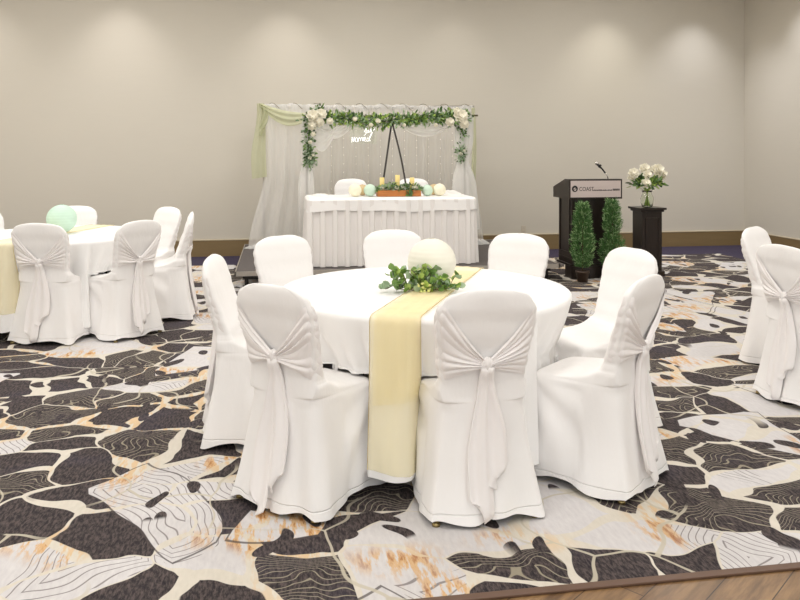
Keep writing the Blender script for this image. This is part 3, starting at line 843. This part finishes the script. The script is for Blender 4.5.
# cloth lying on the table top at the post feet
def cloth_pile(x, y, rx, ry, h, label):
    bm = bmesh.new()
    def f(u, v):
        a = u*2*PI; r = 1-v
        return Vector((x+rx*r*math.cos(a)*(1+.1*math.sin(4*a)), y+ry*r*math.sin(a), HZ+.006+h*math.sin(min(1, v*1.3)*PI/2)*(1+.35*math.sin(6*a+v*9)*(1-v))))
    grid(bm, f, 60, 14, True); o = link_mesh('chiffon_bundle', bm, M['sheer2']); tag(o, label, 'cloth')
cloth_pile(2.02, 8.86, .17, .17, .05, 'loose white chiffon bunched on the right end of the head table')
cloth_pile(.50, 8.86, .12, .15, .025, 'loose white chiffon bunched on the left end of the head table')

def garland(name, path, label, cat, n_leaves, spread, mats, blooms, seed, lsz=(.03, .055), wsz=(.012, .022), hang=0):
    random.seed(seed)
    c = Vector(path[0]); t = thing(name, c, 0, label, cat)
    pts = [Vector(p)-c for p in path]
    bm = bmesh.new(); tube(bm, pts, .006, 6); link_mesh('stem', bm, M['twig'], t)
    bm = bmesh.new(); tot = len(pts)-1
    for k in range(n_leaves):
        s = rnd(0, tot); i = min(int(s), tot-1); p = pts[i].lerp(pts[i+1], s-i)
        d = rdir(); p = p + d*rnd(0, spread); p.y -= abs(rnd(0, spread*.4))
        leaf(bm, p, d + Vector((0, -.4, 0)), rdir(), rnd(*lsz), rnd(*wsz), random.choice(range(len(mats))))
    link_mesh('leaves', bm, mats, t)
    for (x, y, z, r) in blooms:
        bm = bmesh.new(); rose(bm, (0, 0, 0), r); o = link_mesh('bloom', bm, M['petal'], t); o.location = Vector((x, y, z))-c
    return t
def px(pxx, pyy, yroom):
    """where a sight line at that bearing meets the plane y = yroom, used to survey the small pieces"""
    k = (pxx-400)/760; Y = yroom/(CA - k*SA); v = P(k*Y, Y); return Vector((v.x, v.y, 1.47-(pyy-152)/760*Y))
gy = AY-.05
mid = [px(x, y, gy) for x, y in ((306, 120), (322, 118), (340, 118), (356, 120), (372, 121), (388, 121), (402, 119), (418, 119), (434, 118), (450, 117), (466, 116))]
def B(lst): return [(*px(x, y, gy-.10), r) for x, y, r in lst]
garland('flower_garland', mid, 'long green garland with white blooms along the top of the arch', 'garland', 1500, .085,
        [M['leaf_dark'], M['leaf'], M['leaf_grey'], M['leaf_fresh']], B([(330, 121, .04), (355, 119, .028), (371, 125, .026), (378, 121, .03), (404, 125, .022), (436, 125, .024)]), 11, (.04, .075), (.018, .034))
lc = [px(x, y, gy-.02) for x, y in ((322, 110), (314, 113), (310, 122), (309, 132), (308, 145), (310, 157), (309, 164))]
garland('corner_flower_spray', lc, 'flower spray with white blooms trailing down the left corner of the arch', 'flowers', 430, .07,
        [M['leaf_dark'], M['leaf_grey'], M['leaf']], B([(313, 116, .075), (321, 114, .065), (312, 126, .055), (319, 122, .06), (313, 134, .03), (310, 142, .025)]), 12, (.035, .065), (.014, .03))
rc = [px(x, y, gy-.02) for x, y in ((450, 122), (455, 117), (460, 114), (464, 118), (462, 128), (462, 134))]
garland('corner_flower_spray', rc, 'flower spray with one large white bloom on the right corner of the arch', 'flowers', 330, .075,
        [M['leaf_dark'], M['leaf_grey'], M['leaf']], B([(461, 116, .085), (450, 122, .055), (464, 124, .06), (457, 111, .045)]), 13, (.035, .065), (.014, .03))
for q, (x, y) in enumerate(((310, 158), (461, 154))):
    pth = [px(x-1, y-7, gy-.04), px(x, y, gy-.06), px(x+1, y+7, gy-.04)]
    garland('flower_posy', pth, ('small grey green posy tied to the left arch post', 'small grey green posy tied to the right arch drape')[q], 'flowers', 190, .07,
            [M['leaf_grey'], M['leaf_dark'], M['leaf_grey']], B([(x, y, .022), (x+3, y-3, .018)]), 20+q, (.025, .045), (.012, .022))

# black ribbons hanging from the garland
for q, (a, b) in enumerate((((391.5, 124), (383, 183)), ((392.5, 124), (407, 192)))):
    p0, p1 = px(*a, gy-.03), px(*b, 9.16)
    bm = bmesh.new(); L = p1-p0
    def rib(u, v, p0=p0, L=L, q=q):
        p = p0 + L*v; p.x += (u-.5)*.022 + (.015*math.sin(v*PI) if q else 0); p.y += .002*math.sin(v*8)
        return p - p0
    grid(bm, rib, 4, 24)
    ex = bmesh.ops.extrude_face_region(bm, geom=list(bm.faces)); bmesh.ops.translate(bm, vec=(0, .002, 0), verts=[g for g in ex['geom'] if isinstance(g, bmesh.types.BMVert)])
    o = link_mesh('black_ribbon', bm, M['ribbon']); o.location = p0
    tag(o, ('left black ribbon hanging from the arch garland towards the candles', 'right black ribbon hanging slanted from the arch garland past the middle candle')[q], 'ribbon', 'black ribbons on the arch')

# neon script sign behind the arch
ns = thing('neon_sign', px(362, 137, 10.0), 0, 'small glowing white handwritten neon sign hanging in front of the sheer curtain', 'sign')
def stroke(pts, par, name='letter'):
    out = []; P_ = [Vector((a*1.1, 0, b*1.3)) for a, b in pts]
    for i in range(len(P_)-1):
        p0, p1, p2, p3 = P_[max(i-1, 0)], P_[i], P_[i+1], P_[min(i+2, len(P_)-1)]
        for k in range(6):
            t = k/6; out.append(.5*((2*p1)+(-p0+p2)*t+(2*p0-5*p1+4*p2-p3)*t*t+(-p0+3*p1-3*p2+p3)*t**3))
    out.append(P_[-1]); bm = bmesh.new(); tube(bm, out, .0022, 6); return link_mesh(name, bm, M['neon'], par)
# upper rising word, lower word
J = .001
stroke([(.03, .05), (.05, .09), (.045, .03), (.02, .015)], ns)
stroke([(.045, .05), (.06, .04), (.075, .07), (.08, .045), (.095, .055)], ns)
stroke([(.095, .055), (.11, .085), (.105, .05), (.125, .075)], ns)
stroke([(.125, .06), (.14, .125), (.138, .07), (.155, .085)], ns)
stroke([(.12, .10), (.165, .118)], ns)
stroke([(-.125, -.055), (-.118, .0), (-.105, -.05), (-.092, .0), (-.082, -.05)], ns)
stroke([(-.055, -.012), (-.075, -.01), (-.078, -.045), (-.055, -.045), (-.052, -.01), (-.045, -.045)], ns)
stroke([(-.045, -.045), (-.035, -.008), (-.022, -.012), (-.02, -.03)], ns)
stroke([(-.02, -.04), (-.008, -.006), (.004, -.01), (.006, -.04), (.018, -.006), (.022, -.04)], ns)
stroke([(.022, -.03), (.045, -.02), (.035, .0), (.026, -.03), (.045, -.044), (.06, -.03)], ns)
stroke([(.085, -.012), (.065, -.01), (.062, -.04), (.082, -.035), (.125, .05), (.088, -.01), (.092, -.04), (.105, -.035)], ns)
bm = bmesh.new(); bx(bm, -.16, .20, .008, .012, -.09, .18); link_mesh('clear_backing', bm, M['glass'], ns, False)
for x in (-.10, .14):
    bm = bmesh.new(); tube(bm, [(x, .01, .18), (x, .01, BZ-ns.location.z-.02), (x, .20, BZ-ns.location.z-.02)], .0015, 5); link_mesh('hanging_wire', bm, M['wire'], ns)

# fairy lights on the curtains
bm = bmesh.new(); rr = random.Random(8)
for k in range(11):
    x = BX0 + .9 + k*.165; 
    tube(bm, [(x, BY-.10, BZ-.05), (x+.01, BY-.105, BZ-.8), (x, BY-.10, SZ+.75)], .0012, 4, 0)
    for j in range(11): sph(bm, (x+.006, BY-.106, BZ-.10-j*.11-rr.random()*.03), .0035, 6, 4, mi=1)
o = link_mesh('fairy_lights', bm, [M['wire'], M['bulb']]); tag(o, 'strings of tiny warm lights over the sheer curtain', 'string lights')

# ------------------------------------------------------------------ things on the head table
def tpos(x, yroom): v = px(x, 195, yroom); return (v.x, v.y, HZ+.006)
for x, yr, r, m_, lb in ((355, 8.66, .075, 'paper_cream', 'ivory paper ball lantern at the left end of the row on the head table'),
                     (370, 8.66, .072, 'paper_green', 'mint paper ball lantern left of the wooden flower box'),
                     (362.5, 8.86, .066, 'paper_tan', 'tan paper ball lantern behind the ivory and mint ones, left of the box'),
                     (427.2, 8.66, .066, 'paper_green', 'mint paper ball lantern right of the wooden flower box'),
                     (434, 8.86, .066, 'paper_tan', 'tan paper ball lantern behind the ivory one, right of the box'),
                     (439.6, 8.66, .073, 'paper_cream', 'ivory paper ball lantern at the right end of the row on the head table')):
    lantern(tpos(x, yr), r, M[m_], lb, 'small paper lanterns on the head table', ribs=8)
c = tpos(398.5, 8.66); t = thing('planter_box', c, 0, 'long orange brown wooden box filled with greenery on the head table', 'planter')
bm = bmesh.new(); bx(bm, -.25, .25, -.075, -.063, 0, .07); bx(bm, -.25, .25, .063, .075, 0, .07); bx(bm, -.25, -.238, -.063, .063, 0, .07); bx(bm, .238, .25, -.063, .063, 0, .07); bx(bm, -.238, .238, -.063, .063, 0, .012)
link_mesh('box', bm, M['box_wood'], t, False)
random.seed(31); bm = bmesh.new()
for k in range(420):
    x = rnd(-.26, .26); h = .055+.045*math.exp(-((x+.09)/.08)**2)+.025*math.exp(-((x-.12)/.08)**2)
    d = rdir(); d.z = abs(d.z)*.6; leaf(bm, (x, rnd(-.07, .06), rnd(.055, .055+h)), d + Vector((0, -.3, 0)), rdir(), rnd(.03, .055), rnd(.014, .026), random.choice((0, 1, 2)))
for k in range(50):
    leaf(bm, (rnd(.08, .15), rnd(-.09, -.078), rnd(.0, .08)), Vector((rnd(-.5, .5), -.3, -.6)), rdir(), .035, .02, random.choice((0, 1)))
for v in bm.verts: v.co.z = max(v.co.z, .004)
link_mesh('greenery', bm, [M['leaf_dark'], M['leaf'], M['leaf_grey']], t)
for x, r in ((-.2, .022), (-.03, .024), (.05, .02), (.2, .024), (.17, .02)):
    bm = bmesh.new(); rose(bm, (0, 0, 0), r); o = link_mesh('bloom', bm, M['petal'], t); o.location = (x, -.05, .10)
for q, (x, top) in enumerate(((382, 177.5), (397.5, 175), (412, 177.5))):
    p = px(x, top, 8.66); zb = c[2]+.013
    t = thing('pillar_candle', (p.x, p.y, zb), 0, ('left of the three ivory pillar candles in the planter box', 'tallest, middle ivory pillar candle in the planter box', 'right of the three ivory pillar candles in the planter box')[q], 'candle', 'pillar candles in the planter box')
    H = p.z-zb; bm = bmesh.new(); lathe(bm, [(0.001, 0), (.027, 0), (.027, H-.003), (.024, H), (.012, H-.006), (.001, H-.007)], 24); link_mesh('wax', bm, M['wax'], t)
    bm = bmesh.new(); tube(bm, [(0, 0, H-.008), (0, 0, H+.006)], .0012, 5); link_mesh('wick', bm, M['black_metal'], t)

# ------------------------------------------------------------------ lectern
LX0, LY0 = P(1.98, 8.80).x, P(1.98, 8.80).y   # front left corner of the plinth
t = thing('lectern', (LX0+.29, LY0+.22, 0), 0, 'black wooden lectern with a silver name plate near the back wall', 'lectern')
bm = bmesh.new(); bx(bm, -.27, .27, -.19, .22, .14, .98, .004); link_mesh('body', bm, M['black_wood'], t, False)
bm = bmesh.new(); bx(bm, -.285, .285, -.22, -.02, 0, .14, .004); bx(bm, -.29, .29, -.21, .24, .14, .165, .004); bx(bm, -.275, .275, -.20, .23, .215, .232, .003); link_mesh('plinth', bm, M['black_wood'], t, False)
# panel mouldings
bm = bmesh.new()
for a in ((-.23, .23, -.200, -.188, .29, .30), (-.23, .23, -.200, -.188, .925, .935), (-.23, -.22, -.200, -.188, .29, .935), (.22, .23, -.200, -.188, .29, .935)): bx(bm, *a)
link_mesh('front_moulding', bm, M['black_wood'], t, False)
bm = bmesh.new()
for a in ((-.281, -.268, -.14, -.13, .29, .93), (-.281, -.268, .16, .17, .29, .93), (-.281, -.268, -.13, .16, .29, .30), (-.281, -.268, -.13, .16, .92, .93)): bx(bm, *a)
link_mesh('side_moulding', bm, M['black_wood'], t, False)
# head: sloping box
bm = bmesh.new()
prof = [(-.25, .925), (-.25, 1.155), (-.12, 1.155), (.26, 1.05), (.26, .925)]
vv = [[bm.verts.new((x, y, z)) for y, z in prof] for x in (-.325, .325)]
bm.faces.new(vv[0]); bm.faces.new(list(reversed(vv[1])))
for i in range(5): bm.faces.new((vv[0][i], vv[0][(i+1) % 5], vv[1][(i+1) % 5], vv[1][i]))
link_mesh('head', bm, M['black_wood'], t, False)
bm = bmesh.new(); bx(bm, -.307, .307, -.256, -.249, .945, 1.137, .001); sgn = link_mesh('name_plate', bm, M['sign'], t, False)
def text_mesh(txt, size, x, z, y, par, mat, name='lettering', extrude=.0008, sx=1.0):
    cu = bpy.data.curves.new('t', 'FONT'); cu.body = txt; cu.size = size; cu.extrude = extrude
    ob = bpy.data.objects.new('t', cu); COL.objects.link(ob)
    dg = bpy.context.evaluated_depsgraph_get(); me = bpy.data.meshes.new_from_object(ob.evaluated_get(dg))
    bpy.data.objects.remove(ob); me.transform(Matrix.Translation((x, y, z)) @ Matrix.Rotation(PI/2, 4, 'X') @ Matrix.Diagonal((sx, 1, 1, 1)))
    me.materials.clear(); me.materials.append(mat); o = bpy.data.objects.new(name, me); COL.objects.link(o); o.parent = par; return o
text_mesh('COAST', .066, -.206, 1.020, -.2572, sgn, M['ink'], sx=.84)
bm = bmesh.new(); rr = random.Random(2); x = -.040
while x < .195:                      # line of tiny lettering too small to read
    wd = rr.uniform(.004, .009); bx(bm, x, x+wd, -.2575, -.2562, 1.020, 1.020+rr.choice((.010, .012, .014))); x += wd+.003
x = .207
while x < .285:
    wd = rr.uniform(.008, .012); bx(bm, x, x+wd, -.2575, -.2562, 1.020, 1.044); x += wd+.004
link_mesh('small_lettering', bm, M['ink'], sgn, False)
bm = bmesh.new()
def ringf(u, v):
    a = u*2*PI; th = .006+.006*abs(math.sin(a*.5+.6)); b = v*2*PI
    r = .026 + th*math.cos(b)
    return Vector((-.257+r*math.cos(a), -.2568-.0012*math.sin(b), 1.043+r*1.05*math.sin(a)))
grid(bm, ringf, 40, 8, True)
tube(bm, [(-.270, -.2575, 1.035), (-.257, -.2575, 1.040), (-.243, -.2575, 1.054)], .0035, 6)
link_mesh('emblem', bm, M['ink'], sgn)
# microphone
mic = thing('gooseneck_microphone', t.location+Vector((.27, .0, 1.118)), 0, 'gooseneck microphone leaning left on top of the lectern', 'microphone')
bm = bmesh.new(); cyl(bm, (0, 0), .022, .02, -.012, .012, 16); link_mesh('mount', bm, M['black_metal'], mic)
bm = bmesh.new(); tube(bm, [(0, 0, .01), (-.012, 0, .06), (-.04, 0, .10)], .006, 8); link_mesh('neck', bm, M['chrome'], mic)
bm = bmesh.new(); tube(bm, [(-.04, 0, .10), (-.085, 0, .155)], .010, 8); tube(bm, [(-.085, 0, .155), (-.14, 0, .205)], lambda v: .010+.006*v, 10); tube(bm, [(-.118, 0, .165), (-.098, 0, .20)], .014, 8); link_mesh('handle', bm, M['black_metal'], mic)
bm = bmesh.new(); sph(bm, (-.152, 0, .218), .020, 16, 12); link_mesh('grille', bm, M['chrome'], mic)

# ------------------------------------------------------------------ conifers in pots
def conifer(X, Y, H, prof, seed, label):
    random.seed(seed); t = thing('potted_conifer', P(X, Y), 0, label, 'plant', 'slim conifers before the lectern')
    bm = bmesh.new(); lathe(bm, [(.001, .001), (.058, .001), (.072, .105), (.079, .105), (.079, .125), (.070, .125), (.066, .105), (.001, .105)], 28); link_mesh('pot', bm, M['pot'], t)
    bm = bmesh.new(); cyl(bm, (0, 0), .066, .066, .100, .112, 20); link_mesh('soil', bm, M['soil'], t)
    bm = bmesh.new(); tube(bm, [(0, 0, .10), (.005, 0, H*.5), (0, 0, H*.95)], lambda v: .009*(1-v*.7), 8); link_mesh('trunk', bm, M['bark'], t)
    bm = bmesh.new()
    for k in range(1150):
        f = random.random()**.9; z0 = lerp(.15, H-.03, f); R = interp(prof, z0/H)[0]
        a = rnd(0, 2*PI); rr_ = R*math.sqrt(random.random())*.8; base = Vector((rr_*math.cos(a), rr_*math.sin(a), z0))
        d = Vector((math.cos(a)*.75, math.sin(a)*.75, rnd(.35, 1.2))).normalized()
        L = rnd(.035, .06); tip = random.random() < .3
        for q in range(6):
            p = base + d*L*q/6; dd = (d + rdir()*.75).normalized()
            leaf(bm, p, dd, rdir(), rnd(.02, .042), .0048, 1 if tip and q > 2 else 0)
    for k in range(420):
        f = random.random(); z0 = lerp(.16, H-.02, f); Rr = interp(prof, z0/H)[0]; a = rnd(0, 2*PI)
        o_ = Vector((math.cos(a), math.sin(a), 0)); leaf(bm, o_*Rr*.85 + Vector((0, 0, z0)), o_*.8 + Vector((0, 0, rnd(.1, 1.1))), rdir(), rnd(.03, .055), .005, random.choice((0, 1)))
    link_mesh('foliage', bm, [M['pine'], M['pine2']], t)
conifer(2.07, 8.62, .90, [(0, .05), (.2, .08), (.35, .13), (.5, .15), (.62, .10), (.8, .085), (1, .03)], 41, 'bushier potted conifer in front of the left half of the lectern')
conifer(2.425, 8.69, .925, [(0, .06), (.2, .13), (.35, .16), (.47, .14), (.55, .07), (.65, .10), (.85, .08), (1, .03)], 42, 'potted conifer with a pinched waist in front of the lectern right half')

# ------------------------------------------------------------------ pedestal and flower vase
pc = P(2.965, 9.12)
t = thing('pedestal', (pc.x, pc.y, 0), 0, 'dark wooden pedestal right of the lectern holding a vase', 'pedestal')
bm = bmesh.new(); bx(bm, -.125, .125, -.125, .125, .06, .76, .003); link_mesh('column', bm, M['black_wood'], t, False)
bm = bmesh.new(); bx(bm, -.165, .165, -.165, .165, .785, .81, .003); bx(bm, -.145, .145, -.145, .145, .76, .785, .006); link_mesh('top_slab', bm, M['black_wood'], t, False)
bm = bmesh.new(); bx(bm, -.15, .15, -.15, .15, 0, .06, .004); link_mesh('plinth', bm, M['black_wood'], t, False)
bm = bmesh.new()
for a in ((-.085, .085, -.132, -.124, .14, .15), (-.085, .085, -.132, -.124, .68, .69), (-.085, -.075, -.132, -.124, .14, .69), (.075, .085, -.132, -.124, .14, .69)): bx(bm, *a)
link_mesh('moulding', bm, M['black_wood'], t, False)
t = thing('flower_vase', (pc.x, pc.y, .811), 0, 'glass vase of white blooms and greenery on the dark pedestal', 'vase')
bm = bmesh.new(); lathe(bm, [(.001, .0), (.060, .0), (.074, .05), (.076, .11), (.055, .16), (.050, .175), (.064, .195), (.060, .195), (.046, .175), (.051, .16), (.070, .11), (.068, .05), (.055, .008), (.001, .008)], 32); link_mesh('glass_vase', bm, M['glass'], t)
random.seed(51); bm = bmesh.new()
heads = [(-.18, -.02, .405, .062), (-.03, .0, .455, .065), (.12, -.02, .435, .078), (.19, .0, .385, .06), (-.035, -.08, .385, .055), (-.08, -.13, .285, .058), (.06, .05, .43, .045), (-.19, .02, .345, .045)]
for k in range(34):
    a = rnd(0, 6.28); tube(bm, [(.035*math.cos(a), .035*math.sin(a), .012), (-.01*math.cos(a), -.01*math.sin(a), .18), (-.10*math.cos(a), -.10*math.sin(a), .32)], .004, 6)
for x, y, z, r in heads: tube(bm, [(0, 0, .18), (x*.6, y*.6, z*.7), (x, y, z-.02)], .0035, 6)
link_mesh('stems', bm, M['leaf_fresh'], t)
bm = bmesh.new()
for k in range(330):
    a = rnd(0, 6.28); e = rnd(-.3, 1.2); R = rnd(.03, .17); d = Vector((math.cos(a)*math.cos(e), math.sin(a)*math.cos(e), math.sin(e)*.7))
    leaf(bm, Vector((0, 0, .27))+Vector((d.x*1.15, d.y, d.z*.7))*R, d+rdir()*.6, rdir(), rnd(.05, .085), rnd(.02, .036), random.choice((0, 0, 1, 2)))
link_mesh('leaves', bm, [M['leaf_dark'], M['leaf'], M['leaf_fresh']], t)
for x, y, z, r in heads:
    bm = bmesh.new(); rose(bm, (0, 0, 0), r, (x*2, -1, .6)); o = link_mesh('bloom', bm, M['petal'], t); o.location = (x, y, z)

# ------------------------------------------------------------------ wall outlet
p = px(523.5, 229.5, YB)
t = thing('wall_outlet', (p.x, YB, p.z), 0, 'small pale electric outlet on the back wall above the baseboard', 'outlet')
bm = bmesh.new(); bx(bm, -.036, .036, -.007, 0, -.058, .058, .002); link_mesh('cover_plate', bm, M['plastic'], t, False)
for z in (-.024, .024):
    bm = bmesh.new(); bx(bm, -.016, .016, -.009, -.006, z-.014, z+.014, .002); link_mesh('socket', bm, M['wire'], t, False)
